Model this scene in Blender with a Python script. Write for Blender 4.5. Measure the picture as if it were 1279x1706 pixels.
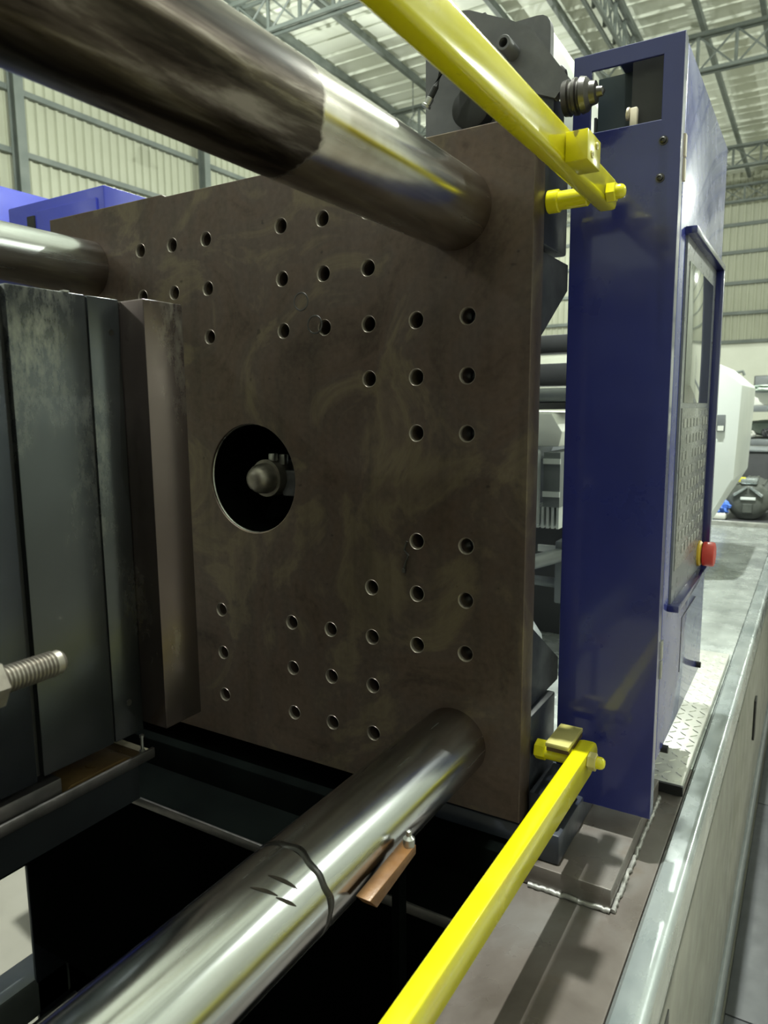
import bpy, bmesh, math, random
from mathutils import Vector, Matrix
random.seed(7)
for o in list(bpy.data.objects): bpy.data.objects.remove(o)
sc = bpy.context.scene
COL = sc.collection
PI = math.pi

# ------------------------------------------------------------------ camera
CAM_POS = Vector((0.718, -0.8091, 0.10066))
YAW, PITCH, ROLL, FPX = 0.542172, -0.142321, -0.009559, 1196.29
fw = Vector((-math.sin(YAW)*math.cos(PITCH), math.cos(YAW)*math.cos(PITCH), math.sin(PITCH)))
rt = fw.cross(Vector((0, 0, 1))).normalized(); up = rt.cross(fw)
c_, s_ = math.cos(ROLL), math.sin(ROLL)
rt, up = c_*rt + s_*up, -s_*rt + c_*up
cam = bpy.data.cameras.new('camera'); camo = bpy.data.objects.new('camera', cam); COL.objects.link(camo)
camo.matrix_world = Matrix(((rt.x, up.x, -fw.x, CAM_POS.x), (rt.y, up.y, -fw.y, CAM_POS.y),
                            (rt.z, up.z, -fw.z, CAM_POS.z), (0, 0, 0, 1)))
cam.sensor_fit = 'VERTICAL'; cam.sensor_height = 36.0; cam.sensor_width = 27.0
cam.lens = FPX/1706*36.0
cam.clip_start = 0.02; cam.clip_end = 200
cam.dof.use_dof = True; cam.dof.focus_distance = 0.95; cam.dof.aperture_fstop = 10.0
sc.camera = camo

# ------------------------------------------------------------------ world, exposure
w = bpy.data.worlds.new('world'); sc.world = w; w.use_nodes = True
w.node_tree.nodes['Background'].inputs[0].default_value = (0.8, 0.9, 0.95, 1)
w.node_tree.nodes['Background'].inputs[1].default_value = 0.05
sc.view_settings.view_transform = 'Standard'; sc.view_settings.look = 'None'
sc.view_settings.gamma = 1.0; sc.view_settings.use_curve_mapping = False
sc.view_settings.exposure = 0.12
LAMP_W = 3600.0
FAR_W = 800.0
BACK_FILL_W = 300.0  # power of the two added fill lamps that brighten the machine front
LAMP_COL = (0.94, 1.0, 0.90)

# ------------------------------------------------------------------ helpers
def box(bm, x0, x1, y0, y1, z0, z1, bev=0.0, seg=2):
    r = bmesh.ops.create_cube(bm, size=1.0)
    vs = r['verts']
    bmesh.ops.scale(bm, vec=(x1-x0, y1-y0, z1-z0), verts=vs)
    bmesh.ops.translate(bm, vec=((x0+x1)/2, (y0+y1)/2, (z0+z1)/2), verts=vs)
    if bev > 0:
        es = list({e for v in vs for e in v.link_edges})
        bmesh.ops.bevel(bm, geom=es, offset=bev, segments=seg, affect='EDGES', profile=0.5)

def basis(d):
    d = Vector(d).normalized()
    a = Vector((0, 0, 1)) if abs(d.z) < 0.9 else Vector((1, 0, 0))
    u = d.cross(a).normalized(); v = d.cross(u)
    return d, u, v

def lathe(bm, p, d, prof, seg=32, phase=0.0):
    """prof: list of (distance along d, radius); radius 0 closes to a point"""
    p = Vector(p); d, u, v = basis(d)
    rings = []
    for t, r in prof:
        if r <= 1e-7:
            rings.append([bm.verts.new(p + d*t)])
        else:
            rings.append([bm.verts.new(p + d*t + (u*math.cos(phase+2*PI*k/seg) + v*math.sin(phase+2*PI*k/seg))*r) for k in range(seg)])
    for a, b in zip(rings, rings[1:]):
        for k in range(seg):
            k2 = (k+1) % seg
            if len(a) == 1 and len(b) == 1: continue
            if len(a) == 1: f = [a[0], b[k2], b[k]]
            elif len(b) == 1: f = [a[k], a[k2], b[0]]
            else: f = [a[k], a[k2], b[k2], b[k]]
            bm.faces.new(f)
    for rg, rev in ((rings[0], True), (rings[-1], False)):
        if len(rg) > 2: bm.faces.new(rg[::-1] if rev else rg)

def cyl(bm, p0, p1, r, seg=24, ch=0.0):
    p0, p1 = Vector(p0), Vector(p1); L = (p1-p0).length
    prof = [(0, r-ch), (ch, r), (L-ch, r), (L, r-ch)] if ch else [(0, r), (L, r)]
    lathe(bm, p0, p1-p0, prof, seg)

def prism(bm, pts, axis, a, b, bev=0.0):
    """pts: 2D outline in the two other axes (in xyz order), swept from a to b along axis"""
    def mk(p, t):
        if axis == 'x': return (t, p[0], p[1])
        if axis == 'y': return (p[0], t, p[1])
        return (p[0], p[1], t)
    A = [bm.verts.new(mk(p, a)) for p in pts]; B = [bm.verts.new(mk(p, b)) for p in pts]
    n = len(pts)
    fs = [bm.faces.new(A), bm.faces.new(B[::-1])]
    for k in range(n): fs.append(bm.faces.new([A[k], B[k], B[(k+1) % n], A[(k+1) % n]]))
    if bev > 0:
        es = list({e for v in A+B for e in v.link_edges})
        bmesh.ops.bevel(bm, geom=es, offset=bev, segments=2, affect='EDGES', profile=0.5)

def tube(bm, pts, r, seg=10):
    pts = [Vector(p) for p in pts]; rings = []
    for i, p in enumerate(pts):
        d = pts[min(i+1, len(pts)-1)] - pts[max(i-1, 0)]
        d, u, v = basis(d)
        rings.append([bm.verts.new(p + (u*math.cos(2*PI*k/seg)+v*math.sin(2*PI*k/seg))*r) for k in range(seg)])
    for a, b in zip(rings, rings[1:]):
        for k in range(seg): bm.faces.new([a[k], a[(k+1) % seg], b[(k+1) % seg], b[k]])
    bm.faces.new(rings[0][::-1]); bm.faces.new(rings[-1])

def link_mesh(name, me, mat, parent=None, smooth=35):
    o = bpy.data.objects.new(name, me); COL.objects.link(o)
    if mat: 
        me.materials.clear(); me.materials.append(mat)
    if smooth:
        for p in me.polygons: p.use_smooth = True
        me.set_sharp_from_angle(angle=math.radians(smooth))
    if parent is not None:
        o.parent = parent
        root = parent
        o.matrix_parent_inverse = Matrix.Translation(-world_loc(parent))
    return o

def world_loc(o):
    v = Vector(o.location)
    if o.parent is not None and o.type == 'EMPTY': v = v + world_loc(o.parent)
    if o.type == 'MESH': return Vector((0, 0, 0)) if o.parent is None else Vector((0, 0, 0))
    return v

def obj(name, bm, mat, parent=None, smooth=35):
    bmesh.ops.recalc_face_normals(bm, faces=bm.faces)
    me = bpy.data.meshes.new(name); bm.to_mesh(me); bm.free()
    return link_mesh(name, me, mat, parent, smooth)

def B(*a, **k):
    bm = bmesh.new(); box(bm, *a, **k); return bm
def C(*a, **k):
    bm = bmesh.new(); cyl(bm, *a, **k); return bm
def L(*a, **k):
    bm = bmesh.new(); lathe(bm, *a, **k); return bm
def P(*a, **k):
    bm = bmesh.new(); prism(bm, *a, **k); return bm

def thing(name, label, cat, loc=(0, 0, 0), group=None):
    o = bpy.data.objects.new(name, None); COL.objects.link(o)
    o.location = loc; o.empty_display_size = 0.05
    o['label'] = label; o['category'] = cat
    if group: o['group'] = group
    return o
def tag(o, label, cat, group=None):
    o['label'] = label; o['category'] = cat
    if group: o['group'] = group
    return o
def setting(name, label=None, loc=(0, 0, 0)):
    o = bpy.data.objects.new(name, None); COL.objects.link(o)
    o.location = loc; o['kind'] = 'structure'
    if label: o['label'] = label
    return o

def curve_plate(name, outline, circles, y0, y1, mat, parent, bev=0.0):
    """flat XZ plate with round holes: filled 2D curve, thickened along Y"""
    cu = bpy.data.curves.new(name, 'CURVE'); cu.dimensions = '2D'; cu.fill_mode = 'BOTH'
    def spl(pts):
        s = cu.splines.new('POLY'); s.points.add(len(pts)-1); s.use_cyclic_u = True
        for q, (x, z) in zip(s.points, pts): q.co = (x, z, 0, 1)
    spl(outline)
    for item in circles:
        if len(item) == 3:
            cx, cz, r = item; n = 28 if r < 0.03 else 72
            spl([(cx+r*math.cos(2*PI*k/n), cz+r*math.sin(2*PI*k/n)) for k in range(n)])
        else: spl(item[0] if len(item) == 1 else item)
    T = (y1-y0)/2
    cu.extrude = T-bev; cu.bevel_depth = bev; cu.bevel_resolution = 1; cu.offset = -bev
    tmp = bpy.data.objects.new('tmp', cu); COL.objects.link(tmp)
    dg = bpy.context.evaluated_depsgraph_get()
    me = bpy.data.meshes.new_from_object(tmp.evaluated_get(dg))
    bpy.data.objects.remove(tmp)
    # curve space (x, y=z, z) -> world (x, y, z):  X=x, Z=y, Y = centre - z
    me.transform(Matrix(((1, 0, 0, 0), (0, 0, -1, (y0+y1)/2), (0, 1, 0, 0), (0, 0, 0, 1))))
    return link_mesh(name, me, mat, parent, 30)

# ------------------------------------------------------------------ materials
def new_mat(name):
    m = bpy.data.materials.new(name); m.use_nodes = True
    nt = m.node_tree; b = nt.nodes['Principled BSDF']
    return m, nt, b
def N(nt, t, **kw):
    n = nt.nodes.new(t)
    for k, v in kw.items():
        if k.startswith('i_'):
            key = k[2:]
            n.inputs[int(key) if key.isdigit() else key.replace('_', ' ')].default_value = v
        else: setattr(n, k, v)
    return n
def coords(nt, scale=(1, 1, 1), rot=(0, 0, 0)):
    g = N(nt, 'ShaderNodeNewGeometry')
    mp = N(nt, 'ShaderNodeMapping'); mp.inputs['Scale'].default_value = scale; mp.inputs['Rotation'].default_value = rot
    nt.links.new(g.outputs['Position'], mp.inputs['Vector']); return mp.outputs['Vector']
def noise(nt, scale, detail=4, vec=None, rough=0.55, dist=0.0):
    n = N(nt, 'ShaderNodeTexNoise'); n.inputs['Scale'].default_value = scale; n.inputs['Detail'].default_value = detail
    n.inputs['Roughness'].default_value = rough; n.inputs['Distortion'].default_value = dist
    nt.links.new(vec if vec is not None else coords(nt), n.inputs['Vector']); return n.outputs['Fac']
def ramp(nt, fac, stops):
    r = N(nt, 'ShaderNodeValToRGB'); e = r.color_ramp.elements
    while len(e) < len(stops): e.new(0.5)
    for k, (p, c) in enumerate(stops):
        e[k].position = p; e[k].color = (c[0], c[1], c[2], 1) if not isinstance(c, (int, float)) else (c, c, c, 1)
    nt.links.new(fac, r.inputs['Fac']); return r.outputs['Color']
def mix(nt, fac, a, b, mode='MIX'):
    m = N(nt, 'ShaderNodeMix', data_type='RGBA', blend_type=mode)
    for s, v in ((0, fac), (6, a), (7, b)):
        if hasattr(v, 'is_linked') or isinstance(v, bpy.types.NodeSocket): nt.links.new(v, m.inputs[s])
        else: m.inputs[s].default_value = v if not isinstance(v, (tuple, list)) else (v[0], v[1], v[2], 1)
    return m.outputs[2]
def bump(nt, b, fac, strength=0.2, dist=0.002):
    n = N(nt, 'ShaderNodeBump'); n.inputs['Strength'].default_value = strength; n.inputs['Distance'].default_value = dist
    nt.links.new(fac, n.inputs['Height']); nt.links.new(n.outputs['Normal'], b.inputs['Normal'])

def mat_basic(name, c1, c2, metal=0.0, r0=0.4, r1=0.6, scale=6.0, vscale=(1, 1, 1), bmp=0.0, detail=5, coat=0.0, spec=0.5):
    m, nt, b = new_mat(name)
    v = coords(nt, vscale); f = noise(nt, scale, detail, v)
    nt.links.new(ramp(nt, f, [(0.3, c1), (0.7, c2)]), b.inputs['Base Color'])
    f2 = noise(nt, scale*2.3, 4, v)
    nt.links.new(ramp(nt, f2, [(0.3, r0), (0.7, r1)]), b.inputs['Roughness'])
    b.inputs['Metallic'].default_value = metal
    b.inputs['Specular IOR Level'].default_value = spec
    b.inputs['Coat Weight'].default_value = coat; b.inputs['Coat Roughness'].default_value = 0.08
    if bmp: bump(nt, b, noise(nt, scale*8, 4, v), bmp, 0.001)
    return m

M = {}
def platen_mat():
    m, nt, b = new_mat('rusty_oiled_steel')
    v = coords(nt)
    big = noise(nt, 6.5, 7, v, 0.62, 1.2)
    col = ramp(nt, big, [(0.28, (0.036, 0.022, 0.017)), (0.42, (0.085, 0.056, 0.044)), (0.50, (0.078, 0.055, 0.048)), (0.58, (0.135, 0.104, 0.068)), (0.66, (0.100, 0.072, 0.056)), (0.78, (0.07, 0.05, 0.04))])
    streak = noise(nt, 9, 5, coords(nt, (3.0, 1, 0.35)), 0.6)
    col = mix(nt, ramp(nt, streak, [(0.48, 0.0), (0.72, 0.5)]), col, (0.035, 0.026, 0.022))
    fine = noise(nt, 120, 4, v)
    col = mix(nt, ramp(nt, fine, [(0.35, 0.18), (0.65, 0.0)]), col, (0.16, 0.13, 0.10))
    specks = noise(nt, 60, 2, v)
    col = mix(nt, ramp(nt, specks, [(0.70, 0.0), (0.76, 0.6)]), col, (0.02, 0.015, 0.012))
    nt.links.new(col, b.inputs['Base Color'])
    nt.links.new(ramp(nt, noise(nt, 7, 5, v), [(0.3, 0.33), (0.7, 0.55)]), b.inputs['Roughness'])
    b.inputs['Metallic'].default_value = 0.45
    bump(nt, b, fine, 0.12, 0.0006)
    return m
M['platen'] = platen_mat()

def chrome_mat(name, tint=(0.58, 0.60, 0.62), stain_y=None, film=0.05):
    m, nt, b = new_mat(name)
    v = coords(nt, (14, 0.8, 14))
    f = noise(nt, 3.0, 5, v)
    col = ramp(nt, f, [(0.3, (tint[0]*0.62, tint[1]*0.60, tint[2]*0.56)), (0.65, tint)])
    ro = ramp(nt, noise(nt, 5, 4, v), [(0.3, 0.14), (0.7, 0.30)])
    # brown oil film in patches
    g = noise(nt, 4.5, 5, coords(nt, (1.0, 1.0, 1.0)), 0.6, 0.5)
    col = mix(nt, ramp(nt, g, [(0.50, 0.0), (0.72, film)]), col, (0.17, 0.115, 0.065))
    # brown ring by the platen
    geo = N(nt, 'ShaderNodeNewGeometry'); sx = N(nt, 'ShaderNodeSeparateXYZ'); nt.links.new(geo.outputs['Position'], sx.inputs[0])
    mr = N(nt, 'ShaderNodeMapRange'); mr.inputs[1].default_value = -0.05; mr.inputs[2].default_value = -0.008
    nt.links.new(sx.outputs['Y'], mr.inputs[0])
    col = mix(nt, ramp(nt, mr.outputs[0], [(0.0, 0.0), (1.0, 0.55)]), col, (0.20, 0.125, 0.08))
    if stain_y is not None:
        # dried protective coat on the near length with a ragged end
        ad = N(nt, 'ShaderNodeMath', operation='MULTIPLY_ADD'); ad.inputs[1].default_value = 0.06
        nt.links.new(noise(nt, 22, 4, coords(nt, (1, 1, 1))), ad.inputs[0]); nt.links.new(sx.outputs['Y'], ad.inputs[2])
        m2 = N(nt, 'ShaderNodeMapRange'); m2.inputs[1].default_value = stain_y+0.03; m2.inputs[2].default_value = stain_y+0.036
        nt.links.new(ad.outputs[0], m2.inputs[0])
        k = ramp(nt, m2.outputs[0], [(0.0, 1.0), (1.0, 0.0)])
        pat = ramp(nt, noise(nt, 6, 6, coords(nt, (9, 1.1, 9)), 0.6, 0.4), [(0.38, (0.022, 0.017, 0.014)), (0.52, (0.075, 0.062, 0.052)), (0.66, (0.24, 0.215, 0.19))])
        col = mix(nt, k, col, pat)
        ro = mix(nt, k, ro, (0.36, 0.36, 0.36))
    nt.links.new(col, b.inputs['Base Color']); nt.links.new(ro, b.inputs['Roughness'])
    b.inputs['Metallic'].default_value = 1.0
    return m
M['chrome'] = chrome_mat('tie_bar_chrome')
M['chrome_stain'] = chrome_mat('tie_bar_chrome_stained', (0.72, 0.70, 0.66), -0.33, 0.5)
M['groove'] = mat_basic('oily_groove', (0.012, 0.011, 0.010), (0.03, 0.028, 0.026), 0.3, 0.25, 0.4, 40)

def mold_mat(name, base, scuff):
    m, nt, b = new_mat(name)
    v = coords(nt)
    col = ramp(nt, noise(nt, 6, 5, v), [(0.3, [c*0.75 for c in base]), (0.7, base)])
    sp = noise(nt, 70, 5, coords(nt, (1, 1.6, 0.7)), 0.7)
    area = noise(nt, 9, 3, coords(nt, (1, 1.5, 0.5)), 0.5)
    mk = N(nt, 'ShaderNodeMath', operation='MULTIPLY')
    nt.links.new(ramp(nt, sp, [(0.42, 0.0), (0.75, 0.7)]), mk.inputs[0]); geo = N(nt, 'ShaderNodeNewGeometry'); sx = N(nt, 'ShaderNodeSeparateXYZ'); nt.links.new(geo.outputs['Position'], sx.inputs[0])
    bz = N(nt, 'ShaderNodeMapRange'); bz.inputs[1].default_value = -0.2; bz.inputs[2].default_value = 0.15; bz.inputs[3].default_value = -0.14; bz.inputs[4].default_value = 0.05
    nt.links.new(sx.outputs['Z'], bz.inputs[0])
    am = N(nt, 'ShaderNodeMath', operation='ADD'); nt.links.new(area, am.inputs[0]); nt.links.new(bz.outputs[0], am.inputs[1])
    nt.links.new(ramp(nt, am.outputs[0], [(0.49, 0.0), (0.70, 0.85)]), mk.inputs[1])
    col = mix(nt, mk.outputs[0], col, scuff)
    nt.links.new(col, b.inputs['Base Color'])
    nt.links.new(mix(nt, mk.outputs[0], (0.26, 0.26, 0.26), (0.55, 0.55, 0.55)), b.inputs['Roughness'])
    b.inputs['Metallic'].default_value = 0.85
    bump(nt, b, noise(nt, 240, 2, coords(nt, (1, 1, 0.05))), 0.03, 0.0004)
    return m
M['mold_a'] = mold_mat('ground_mold_steel', (0.085, 0.093, 0.10), (0.42, 0.42, 0.36))
M['mold_b'] = mold_mat('dark_mold_steel', (0.065, 0.073, 0.088), (0.36, 0.36, 0.31))
M['mold_c'] = mold_mat('warm_mold_steel', (0.125, 0.10, 0.095), (0.45, 0.43, 0.36))
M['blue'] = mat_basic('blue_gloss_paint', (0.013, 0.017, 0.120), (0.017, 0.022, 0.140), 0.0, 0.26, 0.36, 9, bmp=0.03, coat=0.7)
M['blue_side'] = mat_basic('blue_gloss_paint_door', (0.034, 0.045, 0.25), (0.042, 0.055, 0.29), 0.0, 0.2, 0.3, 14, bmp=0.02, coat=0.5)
M['blue_rear'] = mat_basic('blue_paint_rear', (0.022, 0.03, 0.25), (0.03, 0.04, 0.30), 0.0, 0.3, 0.45, 6)
def yellow_mat():
    m, nt, b = new_mat('yellow_gloss_paint')
    v = coords(nt)
    col = ramp(nt, noise(nt, 8, 4, v), [(0.3, (0.60, 0.54, 0.003)), (0.7, (0.68, 0.62, 0.005))])
    ch = noise(nt, 38, 5, coords(nt, (1, 0.7, 1)), 0.65)
    col = mix(nt, ramp(nt, ch, [(0.70, 0.0), (0.74, 0.8)]), col, (0.07, 0.06, 0.03))
    o = noise(nt, 10, 3, v)
    col = mix(nt, ramp(nt, o, [(0.60, 0.0), (0.8, 0.35)]), col, (0.55, 0.30, 0.02))
    nt.links.new(col, b.inputs['Base Color'])
    nt.links.new(ramp(nt, noise(nt, 14, 4, v), [(0.3, 0.16), (0.7, 0.3)]), b.inputs['Roughness'])
    b.inputs['Coat Weight'].default_value = 0.3; b.inputs['Coat Roughness'].default_value = 0.1
    bump(nt, b, noise(nt, 30, 3, v), 0.12, 0.001)
    return m
M['yellow'] = yellow_mat()
M['yellow_pale'] = mat_basic('pale_yellow_zinc', (0.42, 0.38, 0.12), (0.52, 0.46, 0.18), 0.2, 0.35, 0.5, 20)
M['dark_paint'] = mat_basic('dark_blue_grey_paint', (0.016, 0.019, 0.030), (0.028, 0.032, 0.045), 0.0, 0.3, 0.5, 12, bmp=0.15)
M['bracket'] = mat_basic('dark_grey_bracket_steel', (0.10, 0.10, 0.11), (0.15, 0.148, 0.16), 0.3, 0.35, 0.55, 25, bmp=0.1)
M['steel'] = mat_basic('bare_steel', (0.32, 0.32, 0.31), (0.45, 0.45, 0.43), 0.9, 0.25, 0.45, 30)
M['rim'] = mat_basic('scraped_hole_edge', (0.20, 0.17, 0.145), (0.36, 0.32, 0.28), 0.5, 0.35, 0.5, 30)
M['smear'] = mat_basic('dark_oil_smear', (0.022, 0.018, 0.015), (0.05, 0.042, 0.034), 0.0, 0.5, 0.7, 60, spec=0.1)
M['dark_steel'] = mat_basic('blackened_steel', (0.06, 0.06, 0.06), (0.11, 0.10, 0.10), 0.8, 0.28, 0.45, 30)
M['thread'] = mat_basic('worn_thread_steel', (0.17, 0.15, 0.13), (0.26, 0.24, 0.21), 0.75, 0.35, 0.5, 60)
M['void'] = mat_basic('shaded_oily_green_paint', (0.0010, 0.0012, 0.0012), (0.0018, 0.0024, 0.0022), 0.0, 0.55, 0.8, 9, spec=0.0)  # deep shade of the machine interior put into a near-black colour
M['void2'] = mat_basic('shaded_oily_blue_paint', (0.006, 0.007, 0.009), (0.010, 0.012, 0.014), 0.0, 0.5, 0.7, 9, spec=0.1)  # dark tone paints in the shade below the mould
M['weld'] = mat_basic('dull_weld_bead', (0.16, 0.155, 0.15), (0.34, 0.33, 0.32), 0.4, 0.3, 0.5, 90, bmp=0.4)
M['tray'] = mat_basic('rusty_oily_tray', (0.06, 0.035, 0.012), (0.12, 0.075, 0.03), 0.2, 0.25, 0.45, 20)
M['rust'] = mat_basic('orange_rust', (0.10, 0.042, 0.012), (0.17, 0.08, 0.025), 0.1, 0.35, 0.6, 30, bmp=0.3)
def bed_mat():
    m, nt, b = new_mat('worn_bed_steel')
    v = coords(nt)
    col = ramp(nt, noise(nt, 7, 6, v, 0.6, 0.4), [(0.3, (0.080, 0.066, 0.058)), (0.5, (0.125, 0.107, 0.098)), (0.72, (0.165, 0.155, 0.15))])
    col = mix(nt, ramp(nt, noise(nt, 16, 5, v), [(0.62, 0.0), (0.78, 0.7)]), col, (0.10, 0.07, 0.045))
    nt.links.new(col, b.inputs['Base Color'])
    nt.links.new(ramp(nt, noise(nt, 8, 5, v), [(0.3, 0.22), (0.7, 0.45)]), b.inputs['Roughness'])
    b.inputs['Metallic'].default_value = 0.25
    bump(nt, b, noise(nt, 60, 4, v), 0.1, 0.0008)
    return m
M['bed'] = bed_mat()
M['rail'] = mat_basic('oily_grey_rail', (0.22, 0.25, 0.26), (0.42, 0.45, 0.45), 0.55, 0.14, 0.36, 11, (1, 0.5, 1), bmp=0.06)
M['side_panel'] = mat_basic('grey_beige_panel_paint', (0.10, 0.10, 0.082), (0.14, 0.138, 0.115), 0.0, 0.35, 0.5, 7, coat=0.1)
M['bed_far'] = mat_basic('wet_grey_bed_plate', (0.24, 0.26, 0.26), (0.48, 0.51, 0.50), 0.5, 0.16, 0.34, 9)
M['checker'] = mat_basic('aluminium_tread_plate', (0.50, 0.50, 0.47), (0.62, 0.62, 0.58), 0.45, 0.28, 0.45, 30)
M['white'] = mat_basic('white_enamel', (0.72, 0.74, 0.70), (0.80, 0.82, 0.78), 0.0, 0.3, 0.4, 8)
M['grey_cover'] = mat_basic('pale_grey_cover_paint', (0.60, 0.64, 0.63), (0.68, 0.71, 0.70), 0.0, 0.3, 0.45, 3)
M['mid_grey'] = mat_basic('mid_grey_paint', (0.14, 0.155, 0.165), (0.20, 0.215, 0.225), 0.1, 0.35, 0.5, 12)
M['charcoal'] = mat_basic('charcoal_paint', (0.035, 0.036, 0.040), (0.05, 0.052, 0.057), 0.0, 0.4, 0.6, 10)
M['inner'] = mat_basic('dark_teal_inner_panel', (0.020, 0.034, 0.042), (0.028, 0.044, 0.052), 0.0, 0.4, 0.5, 8)
M['black'] = mat_basic('black_rubber', (0.008, 0.008, 0.009), (0.014, 0.014, 0.015), 0.0, 0.4, 0.6, 20)
M['red'] = mat_basic('red_plastic', (0.52, 0.035, 0.025), (0.58, 0.045, 0.03), 0.0, 0.3, 0.4, 20)
M['amber'] = mat_basic('amber_plastic', (0.62, 0.40, 0.03), (0.66, 0.44, 0.04), 0.0, 0.3, 0.4, 20)
M['screen'] = mat_basic('screen_glass', (0.20, 0.22, 0.20), (0.24, 0.26, 0.24), 0.0, 0.03, 0.06, 5, coat=0.8, spec=0.8)
M['keypad'] = mat_basic('keypad_foil', (0.17, 0.175, 0.18), (0.24, 0.245, 0.25), 0.0, 0.2, 0.35, 40, bmp=0.2)
M['bezel'] = mat_basic('grey_bezel', (0.16, 0.17, 0.20), (0.20, 0.21, 0.24), 0.0, 0.25, 0.35, 20)
M['key'] = mat_basic('key_foil', (0.27, 0.275, 0.27), (0.34, 0.34, 0.33), 0.0, 0.25, 0.4, 40)
M['cream'] = mat_basic('cream_plastic', (0.62, 0.55, 0.44), (0.72, 0.64, 0.52), 0.0, 0.4, 0.5, 30)
M['cladding'] = mat_basic('cream_green_sheet', (0.35, 0.362, 0.275), (0.41, 0.422, 0.33), 0.0, 0.45, 0.6, 0.7)
M['roof'] = mat_basic('pale_roof_sheet', (0.78, 0.81, 0.70), (0.84, 0.87, 0.77), 0.0, 0.45, 0.6, 0.5)
M['frame_steel'] = mat_basic('grey_green_frame_paint', (0.11, 0.13, 0.12), (0.16, 0.18, 0.165), 0.0, 0.45, 0.6, 2)
M['plaster'] = mat_basic('white_wall_paint', (0.74, 0.76, 0.66), (0.80, 0.82, 0.72), 0.0, 0.6, 0.8, 1)
M['plain_wall'] = mat_basic('plain_wall_sheet', (0.48, 0.50, 0.44), (0.56, 0.58, 0.52), 0.0, 0.6, 0.8, 0.6)
M['floor'] = mat_basic('concrete_floor', (0.15, 0.142, 0.12), (0.23, 0.218, 0.19), 0.0, 0.35, 0.6, 1.6, bmp=0.05)
M['bag'] = mat_basic('pale_green_plastic_sack', (0.45, 0.55, 0.50), (0.60, 0.68, 0.62), 0.0, 0.3, 0.5, 9)
M['cloth_white'] = mat_basic('white_cloth', (0.62, 0.62, 0.58), (0.75, 0.75, 0.70), 0.0, 0.7, 0.9, 15)
M['motor'] = mat_basic('grey_green_motor_paint', (0.06, 0.066, 0.06), (0.10, 0.107, 0.098), 0.2, 0.3, 0.45, 18)
M['yellow_tag'] = mat_basic('yellow_tag', (0.55, 0.5, 0.03), (0.6, 0.55, 0.05), 0.0, 0.5, 0.6, 20)
M['blue_rag'] = mat_basic('bright_blue_plastic', (0.05, 0.14, 0.55), (0.07, 0.18, 0.62), 0.0, 0.4, 0.6, 20)
def emit_mat():
    m, nt, b = new_mat('lamp_lens')
    b.inputs['Base Color'].default_value = (0.8, 0.8, 0.8, 1)
    b.inputs['Emission Color'].default_value = (*LAMP_COL, 1); b.inputs['Emission Strength'].default_value = 30
    return m
M['lens'] = emit_mat()

# ================================================================== THE HALL
FLOOR_Z = -1.25; ROOF_Z = 8.6
XL, XR, YB, YE = -15.0, 12.0, -14.0, 30.0
fl = obj('floor', B(XL-0.2, XR+0.2, YB-0.2, YE+0.2, FLOOR_Z-0.2, FLOOR_Z), M['floor'], None, 0)
fl['kind'] = 'structure'; fl['label'] = 'grey concrete factory floor'

# ribbed cladding sheet: local x across (0..0.9), y depth, z up
def sheet_mesh(name, width, height, nrib, depth=0.035, rib=0.4):
    pts = []
    p = width/nrib
    for k in range(nrib):
        x = k*p
        pts += [(x, 0), (x+p*(0.5-rib/2), 0), (x+p*(0.5-rib/2)+p*0.1, depth), (x+p*(0.5+rib/2)-p*0.1, depth), (x+p*(0.5+rib/2), 0)]
    pts.append((width, 0))
    me = bpy.data.meshes.new(name)
    vs = [(x, y, 0) for x, y in pts] + [(x, y, height) for x, y in pts]
    n = len(pts)
    me.from_pydata(vs, [], [(k, k+1, n+k+1, n+k) for k in range(n-1)])
    return me
def shared(name, me, mat, parent, mw):
    o = bpy.data.objects.new(name, me); COL.objects.link(o)
    if not me.materials: me.materials.append(mat)
    o.parent = parent; o.matrix_local = Matrix.Translation(-world_loc(parent)) @ mw
    return o

# left wall
wl = setting('wall_left', 'cream ribbed sheet wall with grey girts and columns', (XL, 8, FLOOR_Z))
me = sheet_mesh('cladding_sheet', 1.0, ROOF_Z-FLOOR_Z, 4, 0.05)
for k in range(44):
    y = YB + k*1.0
    shared('cladding_sheet', me, M['cladding'], wl, Matrix.Translation((XL, y+1.0, FLOOR_Z)) @ Matrix.Rotation(-PI/2, 4, 'Z'))
for z in (0.6, 1.9, 3.2, 4.5, 5.8, 7.1):
    obj('girt', B(XL+0.05, XL+0.17, YB, YE, z-0.06, z+0.06), M['frame_steel'], wl, 0)
for y in (-7.4, -1.8, 3.8, 9.45, 15.1, 20.7, 26.3):
    bm = bmesh.new()
    for a in ((0.0, 0.02, -0.11, 0.11), (0.02, 0.23, -0.012, 0.012), (0.23, 0.25, -0.11, 0.11)):
        box(bm, XL+0.17+a[0], XL+0.17+a[1], y+a[2], y+a[3], FLOOR_Z, ROOF_Z-0.6)
    obj('column', bm, M['frame_steel'], wl, 0)
# end wall
we = setting('wall_end', 'far end wall, white paint below and cream ribbed sheet above', (0, YE, FLOOR_Z))
obj('white_dado', B(XL, XR, YE, YE+0.2, FLOOR_Z, 2.45), M['plaster'], we, 0)
me = sheet_mesh('cladding_sheet_end', 1.0, ROOF_Z-2.45, 4, 0.05)
for k in range(27):
    shared('cladding_sheet', me, M['cladding'], we, Matrix.Translation((XL+k+1.0, YE, 2.45)) @ Matrix.Rotation(PI, 4, 'Z'))
for z in (2.5, 3.55, 4.65, 5.76, 6.75):
    obj('girt', B(XL, XR, YE-0.16, YE-0.05, z-0.06, z+0.06), M['frame_steel'], we, 0)
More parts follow.
